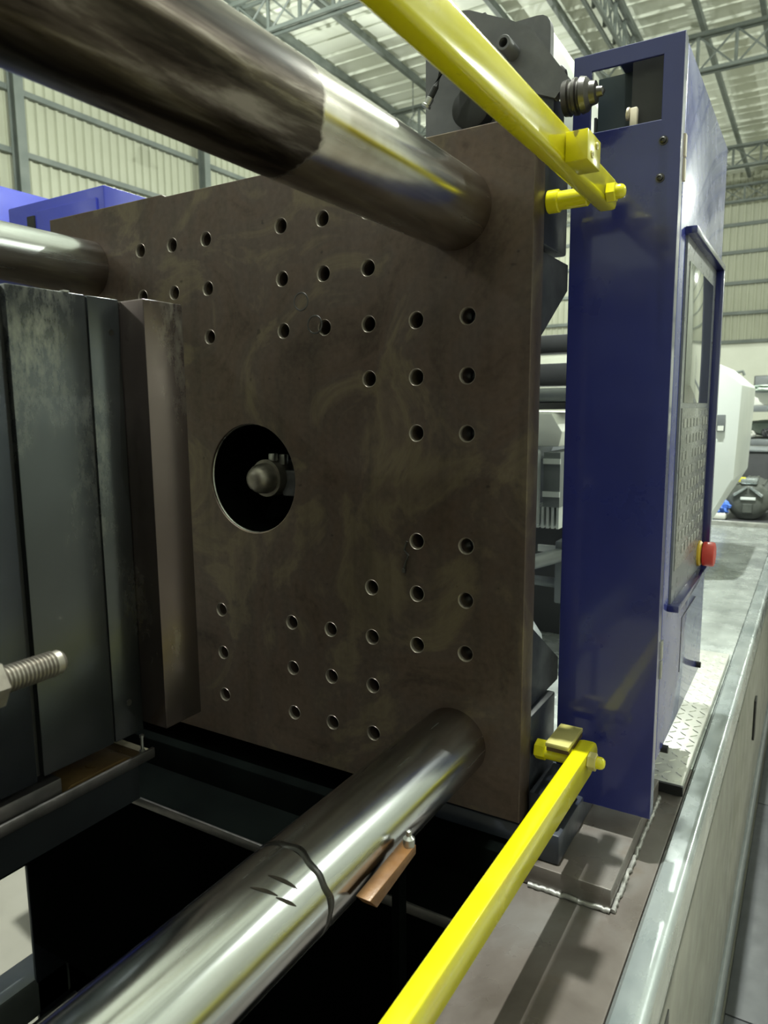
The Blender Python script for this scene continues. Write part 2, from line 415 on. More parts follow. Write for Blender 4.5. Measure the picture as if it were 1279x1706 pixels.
# plain walls out of the picture
o = obj('wall_right', B(XR, XR+0.2, YB, YE, FLOOR_Z, ROOF_Z), M['plain_wall'], None, 0); o['kind'] = 'structure'
o = obj('wall_back', B(XL, XR, YB-0.2, YB, FLOOR_Z, ROOF_Z), M['plain_wall'], None, 0); o['kind'] = 'structure'
# roof
ce = setting('ceiling', 'pale metal roof sheets on grey purlins', (0, 8, ROOF_Z))
me = bpy.data.meshes.new('roof_sheet')
W_ = 1.1; pr = [(0, 0), (0.03, -0.05), (0.07, -0.05), (0.10, 0), (0.52, 0), (0.535, -0.025), (0.565, -0.025), (0.58, 0), (W_, 0)]
me.from_pydata([(0, y, z) for y, z in pr]+[(XR-XL, y, z) for y, z in pr], [], [(k, k+1, 9+k+1, 9+k) for k in range(8)])
for k in range(40):
    shared('roof_sheet', me, M['roof'], ce, Matrix.Translation((XL, YB+k*W_, ROOF_Z)))
for x in (-13.2, -11.7, -10.2, -8.7, -7.2, -5.7, -4.6, -3.4, -2.05, -0.85, 0.4, 1.7, 3.2, 4.7, 6.2, 7.7, 9.2, 10.7):
    obj('purlin', B(x-0.05, x+0.05, YB, YE, ROOF_Z-0.22, ROOF_Z-0.06), M['frame_steel'], ce, 0)
# trusses across the hall
def truss(y, z0, z1, label, x0=XL+0.4, x1=XR-0.2, bay=0.78, along='x', xc=0):
    t = thing('roof_truss', label, 'roof truss', ((x0+x1)/2 if along == 'x' else xc, y if along == 'x' else (x0+x1)/2, z0), 'lattice trusses under the roof')
    def seg(name, a, b, s):
        bm = bmesh.new(); box(bm, *((a, b, y-s, y+s) if along == 'x' else (xc-s, xc+s, a, b)), 0, 0)
        return bm
    for name, z in (('top_chord', z1), ('bottom_chord', z0)):
        for dy in (-0.09, 0.09):
            q = (x0, x1, y+dy-0.03, y+dy+0.03) if along == 'x' else (xc+dy-0.03, xc+dy+0.03, x0, x1)
            obj(name, B(*q, z-0.035, z+0.035), M['frame_steel'], t, 0)
    n = int((x1-x0)/bay)
    mesh_cache = {}
    for k in range(n+1):
        a = x0+k*bay
        def pt(s, z): return (s, y, z) if along == 'x' else (xc, s, z)
        for nm, p0, p1 in (('web_post', pt(a, z0), pt(a, z1)), ('web_diagonal', pt(a, z0), pt(a+bay, z1)), ('web_diagonal', pt(a, z1), pt(a+bay, z0))):
            key = (nm, p0[2])
            if key not in mesh_cache:
                bm = bmesh.new(); cyl(bm, p0, p1, 0.022 if nm != 'web_post' else 0.04, 6)
                bmesh.ops.translate(bm, vec=Vector(-Vector(p0)), verts=bm.verts)
                bmesh.ops.recalc_face_normals(bm, faces=bm.faces)
                mm = bpy.data.meshes.new(nm); bm.to_mesh(mm); bm.free(); mesh_cache[key] = mm
            shared(nm, mesh_cache[key], M['frame_steel'], t, Matrix.Translation(p0))
    return t
truss(11.3, 7.5, 8.2, 'dark lattice truss nearest the camera, above the stained tie bar')
truss(17.6, 7.45, 8.2, 'largest grey lattice truss beyond the top of the blue cabinet')
truss(25.3, 7.5, 8.1, 'middle small lattice truss seen right of the blue cabinet')
truss(29.4, 7.45, 8.0, 'farthest grey lattice truss against the end wall')
truss(0, 7.5, 8.3, 'lattice truss running lengthwise between the yellow bar and blue cabinet', 11.4, 17.5, 0.8, 'y', -3.4)

# high bay lamps; the last two are fill added behind the camera
lamps = [(0.30, -0.05), (-9.0, 8.0), (8.0, 8.0), (-9.0, 17.0), (8.0, 17.0), (-9.0, 25.5), (8.0, 25.5), (0.22, 7.5), (-8.0, -9.0), (8.0, -9.0)]
for i, (x, y) in enumerate(lamps):
    t = thing('high_bay_lamp', 'round grey high bay lamp hanging from the roof', 'lamp', (x, y, 6.4), 'high bay lamps hanging from the roof')
    obj('housing', L((x, y, 6.42), (0, 0, 1), [(0, 0.21), (0.04, 0.21), (0.08, 0.13), (0.24, 0.10), (0.28, 0.03)], 24), M['frame_steel'], t)
    obj('lens', L((x, y, 6.405), (0, 0, 1), [(0, 0.08), (0.015, 0.08)], 24), M['lens'], t)
    obj('hanger', C((x, y, 6.7), (x, y, ROOF_Z+0.01), 0.012, 8), M['frame_steel'], t)
    ld = bpy.data.lights.new('high_bay_light', 'POINT'); ld.energy = LAMP_W if i == 0 else (FAR_W if y > 0 else BACK_FILL_W); ld.color = LAMP_COL; ld.shadow_soft_size = 0.045
    lo = bpy.data.objects.new('high_bay_light', ld); COL.objects.link(lo); lo.location = (x, y, 6.25)
    lo.parent = t; lo.matrix_parent_inverse = Matrix.Translation(-Vector((x, y, 6.4)))

# ================================================================== MACHINE BED
bed = thing('machine_bed', 'long grey steel machine bed with open centre and rounded edge rail', 'machine bed', (0, 0.5, FLOOR_Z))
Y0, Y1 = -2.4, 3.15
obj('side_beam', B(0.41, 0.575, Y0, 0.42, -1.2, -0.5, bev=0.003), M['bed'], bed)
obj('deck_plate', B(-0.40, 0.575, 0.42, Y1, -0.55, -0.5, bev=0.003), M['bed_far'], bed)
obj('side_beam', B(0.41, 0.575, 0.42, Y1, -1.2, -0.551), M['bed'], bed)
obj('end_lip', B(-0.40, 0.60, Y1, Y1+0.03, -0.55, -0.475, bev=0.004), M['steel'], bed)
bm = bmesh.new()
pr = [(0.576, -0.56), (0.576, -0.501), (0.580, -0.497)]
for k in range(7):
    a = PI/2 - k*PI/12; pr.append((0.600+0.012*math.cos(a), -0.509+0.012*math.sin(a)))
pr += [(0.612, -0.56)]
prism(bm, pr, 'y', Y0, Y1+0.03)
obj('edge_rail', bm, M['rail'], bed, 40)
obj('upper_side_panel', B(0.576, 0.609, Y0, Y1, -0.577, -0.561), M['side_panel'], bed, 0)
obj('side_panel', B(0.576, 0.611, Y0, 0.86, -1.12, -0.581, bev=0.002), M['side_panel'], bed)
obj('side_panel', B(0.576, 0.611, 0.864, Y1, -1.12, -0.581, bev=0.002), M['side_panel'], bed)
obj('plinth', B(0.56, 0.618, Y0, Y1, FLOOR_Z, -1.125, bev=0.003), M['mid_grey'], bed)
obj('panel_slot', B(0.608, 0.6125, -0.06, 0.005, -0.72, -0.60, bev=0.001), M['black'], bed)
obj('panel_latch', B(0.611, 0.617, 1.42, 1.47, -0.86, -0.74, bev=0.002), M['black'], bed)
# inner and far side
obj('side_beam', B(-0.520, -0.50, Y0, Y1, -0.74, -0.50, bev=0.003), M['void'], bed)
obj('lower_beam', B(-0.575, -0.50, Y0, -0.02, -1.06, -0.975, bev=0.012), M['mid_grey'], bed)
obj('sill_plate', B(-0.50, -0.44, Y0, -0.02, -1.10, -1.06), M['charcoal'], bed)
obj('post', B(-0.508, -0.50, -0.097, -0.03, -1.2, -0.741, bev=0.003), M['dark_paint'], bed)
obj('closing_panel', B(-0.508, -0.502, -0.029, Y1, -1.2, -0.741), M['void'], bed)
obj('shade_pan', B(-0.44, 0.409, -0.6, 0.40, -1.16, -1.10), M['void'], bed)  # near-black sheet added so the open bed centre stays dark
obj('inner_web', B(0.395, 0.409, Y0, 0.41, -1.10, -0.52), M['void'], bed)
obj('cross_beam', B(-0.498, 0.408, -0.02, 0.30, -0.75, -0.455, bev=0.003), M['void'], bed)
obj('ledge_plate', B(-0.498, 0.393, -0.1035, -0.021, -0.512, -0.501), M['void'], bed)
obj('lit_ledge_edge', B(-0.498, 0.393, -0.108, -0.104, -0.514, -0.500, bev=0.001), M['dark_steel'], bed)  # lighter strip paints the light caught along the ledge front
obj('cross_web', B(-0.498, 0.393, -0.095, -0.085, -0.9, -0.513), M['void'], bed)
# rust coloured wet wedge below the tie bar
t = thing('rusty_scraper_block', 'orange rust stained wedge block under the lower chrome bar', 'block', (0.40, -0.26, -0.36))
obj('wedge', P([(-0.312, -0.338), (-0.225, -0.331), (-0.225, -0.341), (-0.30, -0.352)], 'x', 0.384, 0.400, bev=0.001), M['rust'], t)
obj('support_arm', B(0.386, 0.394, -0.25, -0.235, -0.53, -0.345), M['void'], t)
obj('lock_screw', L((0.394, -0.229, -0.332), (0, 0, 1), [(0, 0.006), (0.008, 0.006), (0.011, 0.003), (0.016, 0.003), (0.018, 0)], 12), M['steel'], t)

mt_ = thing('dark_floor_strip', 'thin dark strip along the foot of the bed', 'mat', (0.68, 1.0, FLOOR_Z))  # thin dark sections laid on the floor beside the bed
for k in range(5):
    obj('strip_section', B(0.624, 0.712, -1.2+k*1.0, -0.204+k*1.0, FLOOR_Z+0.0005, FLOOR_Z+0.010, bev=0.002), M['charcoal'], mt_)
# tread plate
tp = thing('tread_plate', 'pale aluminium checker tread plate on the bed right of the cabinet', 'tread plate', (0.5, 0.65, -0.485))
obj('sheet', B(0.42, 0.572, 0.322, 1.02, -0.4985, -0.484, bev=0.001), M['checker'], tp)
obj('black_edge', B(0.42, 0.5745, 0.316, 0.3215, -0.4985, -0.483), M['black'], tp)
bm = bmesh.new()
for i in range(8):
    for j in range(30):
        cx, cy = 0.44+i*0.0175, 0.335+j*0.0225
        a = PI/4 if (i+j) % 2 else -PI/4
        n0 = len(bm.verts)
        d = Vector((math.cos(a), math.sin(a), 0))*0.0085; e = Vector((-math.sin(a), math.cos(a), 0))*0.0018
        c = Vector((cx, cy, -0.4841))
        top = [bm.verts.new(c+d*0.7+Vector((0, 0, 0.0014))), bm.verts.new(c-d*0.7+Vector((0, 0, 0.0014)))]
        bs = [bm.verts.new(c+d), bm.verts.new(c+e), bm.verts.new(c-d), bm.verts.new(c-e)]
        bm.faces.new([bs[0], bs[1], top[0]]); bm.faces.new([bs[1], bs[2], top[1]]); bm.faces.new([bs[1], top[1], top[0]])
        bm.faces.new([bs[2], bs[3], top[1]]); bm.faces.new([bs[3], bs[0], top[0]]); bm.faces.new([bs[3], top[0], top[1]])
o = obj('tread_ribs', bm, M['checker'], tp, 0); o['kind'] = 'stuff'

# ================================================================== FIXED PLATEN
S = 0.07
pl = thing('fixed_platen', 'huge brown oil stained steel platen with rows of bolt holes', 'platen', (0, 0.1, -0.47))
holes = []
def add(cols, row):
    for c in cols: holes.append((c*S, row*S))
for sg in (1, -1):
    add((-3, -2, -1, 1, 2, 3), 5*sg)
    add((-3, -2, -1, 1, 2, 3), 4*sg)
    add((-5, -4, -3, -2, -1, 1, 2, 3, 4, 5) if sg > 0 else (-5, -4, -3, -2, -1, 1, 2, 3, 4, 5), 3*sg)
    add((-5, -4, -3, 3, 4, 5), 2*sg)
    add((-5, -4, 4, 5), 1*sg)
HR = 0.0098
outline = [(-0.431, -0.421), (0.4255, -0.421), (0.4300, 0.3), (0.4300, 0.4215), (0.05, 0.4215), (-0.150, 0.4215), (-0.158, 0.4255), (-0.431, 0.4255)]
curve_plate('face_plate', outline, [(x, z, HR) for x, z in holes] + [(0.002, 0.0, 0.081)], 0.0, 0.036, M['platen'], pl, 0.0012)
curve_plate('core_block', [(-0.385, -0.40), (0.385, -0.40), (0.385, 0.40), (-0.385, 0.40)], [(x, z, HR*0.93) for x, z in holes] + [(0.002, 0.0, 0.079)], 0.0365, 0.13, M['dark_paint'], pl)
curve_plate('back_block', [(-0.33, -0.40), (0.33, -0.40), (0.33, 0.40), (-0.33, 0.40)], [(0.002, 0.0, 0.082)], 0.1305, 0.24, M['dark_paint'], pl)
bm = bmesh.new()
lathe(bm, (0.002, 0.0005, 0), (0, 1, 0), [(0, 0.0828), (0.004, 0.0800)], 64)
for f in [f for f in bm.faces if len(f.verts) > 4]: bm.faces.remove(f)
obj('bore_rim', bm, M['steel'], pl)
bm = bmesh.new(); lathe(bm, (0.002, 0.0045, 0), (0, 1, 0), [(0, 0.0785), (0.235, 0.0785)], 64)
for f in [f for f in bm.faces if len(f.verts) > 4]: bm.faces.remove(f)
obj('bore_shade_liner', bm, M['void'], pl)  # black sleeve added to put shade inside the bore
for sx in (-1, 1):
    for sz in (-1, 1):
        bm = bmesh.new()
        box(bm, *sorted((sx*0.3855, sx*0.4265)), 0.0365, 0.135, *sorted((sz*0.292, sz*0.4195)), bev=0.003)
        obj('corner_boss', bm, M['dark_paint'], pl)
        obj('boss_rib', P([(0.037, sz*0.288), (0.17, sz*0.288), (0.17, sz*0.255), (0.04, sz*0.17)], 'x', *sorted((sx*0.40, sx*0.418))), M['dark_paint'], pl)
    obj('platen_foot', B(*sorted((sx*0.30, sx*0.474)), 0.012, 0.20, -0.470, -0.43, bev=0.003), M['dark_paint'], pl)
    obj('foot_gusset', B(*sorted((sx*0.43, sx*0.468)), 0.02, 0.112, -0.429, -0.385, bev=0.004), M['dark_paint'], pl)
    obj('foot_plate', B(*sorted((sx*0.412, sx*0.542)), 0.0, 0.30, -0.4995, -0.4705, bev=0.002), M['bed'], pl)
rim = bmesh.new(); lathe(rim, (0, 0, 0), (0, 1, 0), [(0.0006, 0.0111), (-0.0003, 0.0107), (0.0012, 0.0096), (0.006, 0.0095)], 28)
for f in [f for f in rim.faces if len(f.verts) > 4]: rim.faces.remove(f)
bmesh.ops.recalc_face_normals(rim, faces=rim.faces)
rme = bpy.data.meshes.new('hole_rim'); rim.to_mesh(rme); rim.free()
for p_ in rme.polygons: p_.use_smooth = True
rme.set_sharp_from_angle(angle=0.6)
for x, z in holes: shared('hole_rim', rme, M['rim'], pl, Matrix.Translation((x, 0, z)))
rr = random.Random(3)
for nm, pts in (('weld_bead', [(0.44+k*0.0035, -0.002+rr.uniform(-.0012, .0012), -0.4975+rr.uniform(-.001, .001)) for k in range(30)]),
                ('weld_bead', [(0.544+rr.uniform(-.0015, .0015), 0.0+k*0.005, -0.4965+rr.uniform(-.0012, .0012)) for k in range(60)])):
    bm = bmesh.new(); tube(bm, pts, 0.0034, 8); obj(nm, bm, M['weld'], pl, 60)
for x, z in ((0.1015, 0.247), (0.124, 0.215)):
    bm = bmesh.new(); n = 36
    lathe(bm, (x, -0.0006, z), (0, 1, 0), [(0.0008, 0.0128), (0, 0.0124), (0, 0.0108), (0.0008, 0.0104)], n)
    for f in [f for f in bm.faces if len(f.verts) > 4]: bm.faces.remove(f)
    obj('stamped_ring', bm, M['dark_steel'], pl)
bm = bmesh.new()
tube(bm, [(0.266, -0.001, -0.071), (0.262, -0.0016, -0.082), (0.268, -0.0012, -0.09), (0.264, -0.0018, -0.10), (0.262, -0.002, -0.108)], 0.0016, 8)
tube(bm, [(0.2625, -0.002, -0.108), (0.262, -0.0025, -0.113)], 0.0028, 8)
obj('oil_drip', bm, M['groove'], pl)

# ================================================================== TIE BARS
T = 0.333; TR = 0.0462
tb_lab = {(1, 1): 'thick upper chrome tie bar with brown stained coat, nearest the camera',
          (1, -1): 'thick lower chrome tie bar with a dark oil ring and yellow reflection',
          (-1, 1): 'short visible chrome tie bar above the mould on the left',
          (-1, -1): 'chrome tie bar hidden low behind the mould'}
for sx in (1, -1):
    for sz in (1, -1):
        t = thing('tie_bar', tb_lab[(sx, sz)], 'tie bar', (sx*T, -0.8, sz*T), 'four chrome tie bars')
        yy = -2.2
        if (sx, sz) == (1, -1):
            g = -0.345
            prof = [(0, TR), (g-0.0022-yy, TR), (g-0.0008-yy, TR-0.0016), (g+0.0008-yy, TR-0.0016), (g+0.0022-yy, TR), (-0.0004-yy, TR)]
            bm = bmesh.new(); lathe(bm, (sx*T, yy, sz*T), (0, 1, 0), prof, 96)
        else:
            bm = C((sx*T, yy, sz*T), (sx*T, -0.0004, sz*T), TR, 96)
        o = obj('shaft', bm, M['chrome_stain'] if (sx, sz) == (1, 1) else M['chrome'], t, 20)
        if (sx, sz) == (1, -1):
            bm = bmesh.new(); lathe(bm, (sx*T, -0.3485, sz*T), (0, 1, 0), [(0, TR-0.0005), (0.0012, TR+0.0006), (0.0078, TR+0.0006), (0.009, TR-0.0005)], 96)
            for f in [f for f in bm.faces if len(f.verts) > 4]: bm.faces.remove(f)
            for v in bm.verts:
                a = math.atan2(v.co.z+T, v.co.x-T); v.co.y += 0.0016*math.sin(5*a+1)+0.0012*math.sin(11*a)
            obj('oil_ring', bm, M['groove'], t, 60)
            # dragged oil smears beside the ring
            for (a0, ln, y) in ((1.05, 0.55, -0.372), (1.15, 0.45, -0.392), (0.75, 0.35, -0.382)):
                bm = bmesh.new(); vs = []
                for k in range(9):
                    a = a0+ln*(k/8-0.5); hw = 0.0022*math.sin(PI*(k+0.5)/9)
                    r = TR+0.0003
                    for q in (-1, 1):
                        vs.append(bm.verts.new((sx*T+r*math.cos(a), y-0.012*k/8+q*hw, sz*T+r*math.sin(a))))
                for k in range(8): bm.faces.new([vs[2*k], vs[2*k+1], vs[2*k+3], vs[2*k+2]])
                obj('oil_smear', bm, M['smear'], t, 60)

# ================================================================== MOVING PLATEN (at the edge of the place)
mp = thing('moving_platen', 'dark moving platen behind the mould at the left', 'platen', (0, -0.85, -0.47))
curve_plate('face_plate', [(-0.43, -0.42), (0.43, -0.42), (0.43, 0.42), (-0.43, 0.42)], [(sx*T, sz*T, TR+0.001) for sx in (1, -1) for sz in (1, -1)], -0.98, -0.745, M['dark_paint'], mp, 0.004)
obj('slide_shoe', B(0.412, 0.47, -0.98, -0.75, -0.4995, -0.421, bev=0.003), M['dark_paint'], mp)

# ================================================================== MOULD
mo = thing('injection_mould', 'dark ground steel mould of stacked vertical plates at left', 'mould', (0, -0.5, -0.24))
ZT, ZB_ = 0.208, -0.232
obj('clamp_plate', B(-0.162, 0.162, -0.3245, -0.2755, -0.224, 0.2065, bev=0.0012), M['mold_c'], mo)
def drilled(name, y0, y1, zt, zb, mat, hs):
    """plate with small drilled holes in its +X side"""
    o = obj(name, B(-0.128, 0.128, y0, y1, zb, zt, bev=0.0012), mat, mo)
    for (y, z, r) in hs:
        obj('side_hole', L((0.1278, y, z), (1, 0, 0), [(0, r), (0.0006, r), (0.0006, r*0.7), (0.0003, 0)], 16), M['groove'], o)
    return o
drilled('mould_plate', -0.3605, -0.3252, ZT, ZB_, M['mold_a'], [(-0.336, 0.176, 0.003), (-0.342, -0.196, 0.0032)])
obj('dowel_recess', B(-0.125, 0.1255, -0.3625, -0.3606, ZB_, ZT-0.001), M['black'], mo)
drilled('mould_plate', -0.4400, -0.3626, ZT, ZB_, M['mold_a'], [])
obj('dowel_recess', B(-0.12, 0.1215, -0.4465, -0.4401, ZB_, ZT-0.001), M['black'], mo)
drilled('mould_plate', -0.5600, -0.4466, ZT, ZB_-0.002, M['mold_b'], [])
obj('dowel_recess', B(-0.12, 0.1215, -0.564, -0.5601, ZB_, ZT-0.001), M['black'], mo)
drilled('mould_plate', -0.7445, -0.5641, ZT, ZB_, M['mold_b'], [])
bm = bmesh.new()
for y in (-0.47, -0.385): box(bm, 0.1225, 0.1285, y, y+0.006, ZT-0.0002, ZT+0.0016, bev=0.0004)
obj('top_burr', bm, M['steel'], mo)

# threaded stud
ts = thing('threaded_stud', 'worn threaded stud with hex nut poking in from the left edge', 'stud', (0.24, -0.62, -0.085))
prof = [(0, 0.0085)]
yv = 0.0
while yv < 0.247:
    prof += [(yv+0.0006, 0.0084), (yv+0.0016, 0.0099), (yv+0.0020, 0.0099), (yv+0.0030, 0.0084)]; yv += 0.0031
prof += [(0.252, 0.0092), (0.255, 0.0074)]
obj('thread', L((0.24, -0.744, -0.085), (0, 1, 0), prof, 28), M['thread'], ts, 25)
obj('nut', L((0.24, -0.560, -0.085), (0, 1, 0), [(0, 0.0155), (0.0015, 0.0175), (0.0205, 0.0175), (0.022, 0.0155)], 6), M['thread'], ts, 20)

# mould support tray
tr = thing('support_tray', 'dark angle ledge with rusty oil film under the mould', 'support ledge', (0.1, -0.53, -0.30))
obj('ledge', B(-0.06, 0.1255, -0.744, -0.322, -0.268, -0.2615), M['tray'], tr)
obj('lip', B(0.1256, 0.1295, -0.744, -0.3135, -0.268, -0.2565, bev=0.0012), M['dark_steel'], tr)
obj('ledge_end', B(0.060, 0.1254, -0.3215, -0.318, -0.268, -0.257, bev=0.0008), M['cream'], tr)
obj('web', B(0.112, 0.1255, -0.744, -0.333, -0.306, -0.2685), M['void2'], tr)
obj('spacer_strip', B(0.07, 0.1245, -0.744, -0.421, -0.2612, -0.2425, bev=0.001), M['dark_steel'], tr)
obj('wedge_foot', P([(-0.418, -0.2612), (-0.335, -0.2612), (-0.345, -0.2560), (-0.410, -0.2560)], 'x', 0.02, 0.122), M['tray'], tr)
bm = bmesh.new(); lathe(bm, (0.1215, -0.3235, -0.2614), (0, 0, 1), [(0, 0.0034), (0.004, 0.0034), (0.005, 0.0016), (0.018, 0.0016), (0.0185, 0.0024), (0.021, 0.0024), (0.022, 0.001)], 12)
obj('lock_screw', bm, M['steel'], tr)
obj('bracket_post', B(0.03, 0.10, -0.744, -0.60, -0.60, -0.3065), M['void'], tr)

# ================================================================== YELLOW TRANSPORT BARS
XI, XO = 0.478, 0.498
def hexnut(parent, x, y, z, sg=1):
    n = obj('acorn_nut', L((x, y, z), (1, 0, 0), [(0, 0.0100), (0.0008, 0.0112), (0.0095, 0.0112), (0.0103, 0.0100)], 6, 0.2), M['yellow'] if sg > 0 else M['yellow_pale'], parent, 20)
    obj('dome', L((x+0.0102, y, z), (1, 0, 0), [(0, 0.0078), (0.005, 0.0078), (0.0078, 0.0068), (0.0098, 0.0045), (0.0108, 0)], 24), M['yellow'], n, 60)
def bar(sg, label):
    z0, z1 = sorted((sg*0.3285, sg*0.363))
    t = thing('transport_bar', label, 'bar', (0.488, -0.4, sg*0.346), 'yellow transport lock bars')
    # flat bar with rounded end, outline in YZ
    if sg < 0:
        end = [(0.060, z0)] + [(0.078+0.017*math.cos(a), (z0+z1)/2+0.0172*math.sin(a)) for a in [-PI/2+0.5+k*(PI-0.5)/10 for k in range(11)]]
        pts = [(-0.84, z0)] + end[0:1] + end[1:] + [(-0.84, z1)]
    else:
        pts = [(-0.84, z0), (0.088, z0), (0.094, z0+0.004), (0.095, z0+0.024), (0.088, z1), (-0.84, z1)]
    obj('flat_bar', P(pts, 'x', XI, XO, bev=0.0042), M['yellow'], t, 50)
    py, pz = 0.046, sg*0.3375
    p = obj('pin', C((0.4305, py, pz), (XI-0.0005, py, pz), 0.0105, 24, 0.0012), M['yellow'], t)
    obj('collar', L((0.4305, py, pz), (1, 0, 0), [(0, 0.0118), (0.001, 0.0128), (0.013, 0.0128), (0.014, 0.0118)], 6 if sg < 0 else 24, 0.3), M['yellow'], p, 25)
    hexnut(t, XO+0.0003, py, pz, sg)
    if sg > 0:
        b = obj('stop_block', B(XO+0.0002, 0.5195, -0.110, -0.066, 0.3275, 0.3545, bev=0.0008), M['yellow'], t)
        for z in (0.335, 0.347):
            obj('block_screw', L((0.5194, -0.088+(z-0.341)*1.3, z), (1, 0, 0), [(0, 0.0034), (0.0012, 0.0034), (0.0012, 0.002), (0.0004, 0.0016), (0.0004, 0)], 16), M['yellow_pale'], b)
    else:
        b = obj('spacer_block', B(0.4475, XI-0.0006, 0.030, 0.094, -0.3245, -0.3185, bev=0.001), M['yellow_pale'], t)
        obj('spacer_base', B(0.4485, XI-0.0008, 0.032, 0.092, -0.3300, -0.3246), M['tray'], b)
    obj('far_pin', C((0.43, -0.80, pz), (0.52, -0.80, pz), 0.0105, 24, 0.0012), M['yellow'], t)
    return t
bar(1, 'upper yellow painted flat bar with square stop block near its end')
bar(-1, 'lower yellow painted flat bar with rounded end crossing the bed')

# ================================================================== CONTROL CABINET
cb = thing('control_cabinet', 'tall blue control cabinet with operator panel beside the platen', 'control cabinet', (0.5, 0.34, -0.437))
YC = 0.12
curve_plate('front_panel', [(0.4345, -0.437), (0.5615, -0.437), (0.5615, 0.5205), (0.4345, 0.5205)],
            [([(0.4565, 0.4305), (0.5385, 0.4305), (0.5385, 0.5005), (0.4565, 0.5005)],)], YC, YC+0.004, M['blue'], cb, 0.0008)
obj('front_return', B(0.557, 0.5613, YC+0.004, YC+0.02, -0.436, 0.520), M['blue'], cb)
obj('front_return', B(0.4347, 0.4387, YC+0.004, YC+0.06, -0.436, 0.520, bev=0.001), M['blue'], cb)
obj('gap_shadow', B(0.50, 0.556, YC+0.02, YC+0.032, -0.36, 0.518), M['black'], cb)  # black strip stands in for the shadow line beside the door
DY0, DY1 = 0.154, 0.566
d = obj('side_door', B(0.545, 0.56, DY0, DY1, -0.372, 0.5225, bev=0.003), M['blue_side'], cb)
obj('back_panel', B(0.4355, 0.5448, DY1-0.006, DY1-0.001, -0.372, 0.5215), M['blue'], cb)
obj('inner_panel', B(0.444, 0.447, YC+0.061, DY1-0.007, -0.36, 0.470), M['charcoal'], cb)
obj('top_panel', B(0.48, 0.5448, DY0, DY1-0.007, 0.517, 0.5215), M['blue'], cb)
obj('partition', B(0.4475, 0.5448, 0.185, 0.189, -0.36, 0.5165), M['inner'], cb)
obj('cabinet_floor', B(0.4475, 0.5448, 0.125, DY1-0.007, -0.372, -0.361), M['blue'], cb)
for z in (0.391, -0.226):
    for k, (a, b_) in enumerate(((-0.026, -0.001), (0.001, 0.026))):
        obj('hinge_leaf', B(0.5575, 0.5635, YC+0.0215 - (0.002 if k else 0), YC+0.0295, z+a, z+b_, bev=0.0008), M['cream'] if z > 0 else M['steel'], cb)
for x, z in ((0.542, 0.4065), (0.540, 0.3655)):
    bm = bmesh.new(); lathe(bm, (x, YC+0.0003, z), (0, -1, 0), [(0, 0.0052), (0.0012, 0.0052), (0.0012, 0.0036), (0.0045, 0.0034), (0.0052, 0.002), (0.0032, 0.0019), (0.0032, 0)], 18)
    obj('panel_bolt', bm, M['dark_steel'], cb)
# cream cable hook seen through the window
hk = obj('cable_clip', B(0.500, 0.509, YC+0.010, YC+0.018, 0.415, 0.4545, bev=0.002), M['cream'], cb)
obj('clip_head', L((0.4955, YC+0.014, 0.449), (1, 0, -0.15), [(0, 0.004), (0.001, 0.0072), (0.0035, 0.0072), (0.0045, 0.004)], 20), M['cream'], hk)
# operator panel on the door
HY0, HY1, HZ0, HZ1 = 0.185, 0.492, -0.172, 0.322
def ring(bm, x0, x1, y0, y1, z0, z1, wy, wz):
    box(bm, x0, x1, y0, y1, z1-wz, z1); box(bm, x0, x1, y0, y1, z0, z0+wz)
    box(bm, x0, x1, y0, y0+wy, z0+wz, z1-wz); box(bm, x0, x1, y1-wy, y1, z0+wz, z1-wz)
hp = obj('operator_panel', B(0.5601, 0.5630, HY0+0.008, HY1-0.008, HZ0+0.008, HZ1-0.008), M['bezel'], d)
for nm, q in (('panel_frame_top', (HY0, HY1, HZ1-0.009, HZ1)), ('panel_frame_bottom', (HY0, HY1, HZ0, HZ0+0.009)),
              ('panel_frame_side', (HY1-0.012, HY1, HZ0+0.009, HZ1-0.009))):
    obj(nm, B(0.5602, 0.5745, *q, bev=0.001), M['blue'], d)
scn = obj('screen', B(0.5631, 0.5640, HY0+0.03, HY1-0.045, 0.105, 0.285, bev=0.0003), M['screen'], d)
kp = obj('keypad', B(0.5631, 0.5640, HY0+0.02, HY1-0.03, -0.120, 0.098, bev=0.0003), M['keypad'], d)
bm = bmesh.new()
for i in range(8):
    for j in range(9):
        if (i*5+j*3) % 7 == 0: continue
        y = HY0+0.036+i*0.030; z = -0.104+j*0.022
        box(bm, 0.5641, 0.5648, y, y+0.018, z, z+0.012, bev=0.0003, seg=1)
o = obj('keys', bm, M['key'], d, 0)
es = obj('stop_button_base', L((0.5631, 0.440, -0.137), (1, 0, 0), [(0, 0.021), (0.003, 0.021), (0.006, 0.018)], 32), M['amber'], d)
obj('stop_button', L((0.569, 0.440, -0.137), (1, 0, 0), [(0, 0.014), (0.001, 0.014), (0.002, 0.0195), (0.016, 0.0200), (0.0185, 0.0185), (0.0195, 0.015), (0.0195, 0)], 32), M['red'], d)
obj('slot_seam', B(0.5598, 0.5604, 0.318, 0.3215, -0.300, -0.214), M['black'], d)
obj('slot_seam', B(0.5598, 0.5604, 0.3215, 0.46, -0.2155, -0.214), M['black'], d)
for y, z in ((0.205, -0.3745), (0.52, -0.352)):
    obj('door_screw', C((0.553, y, z), (0.567, y, z), 0.0055, 12), M['black'], d)

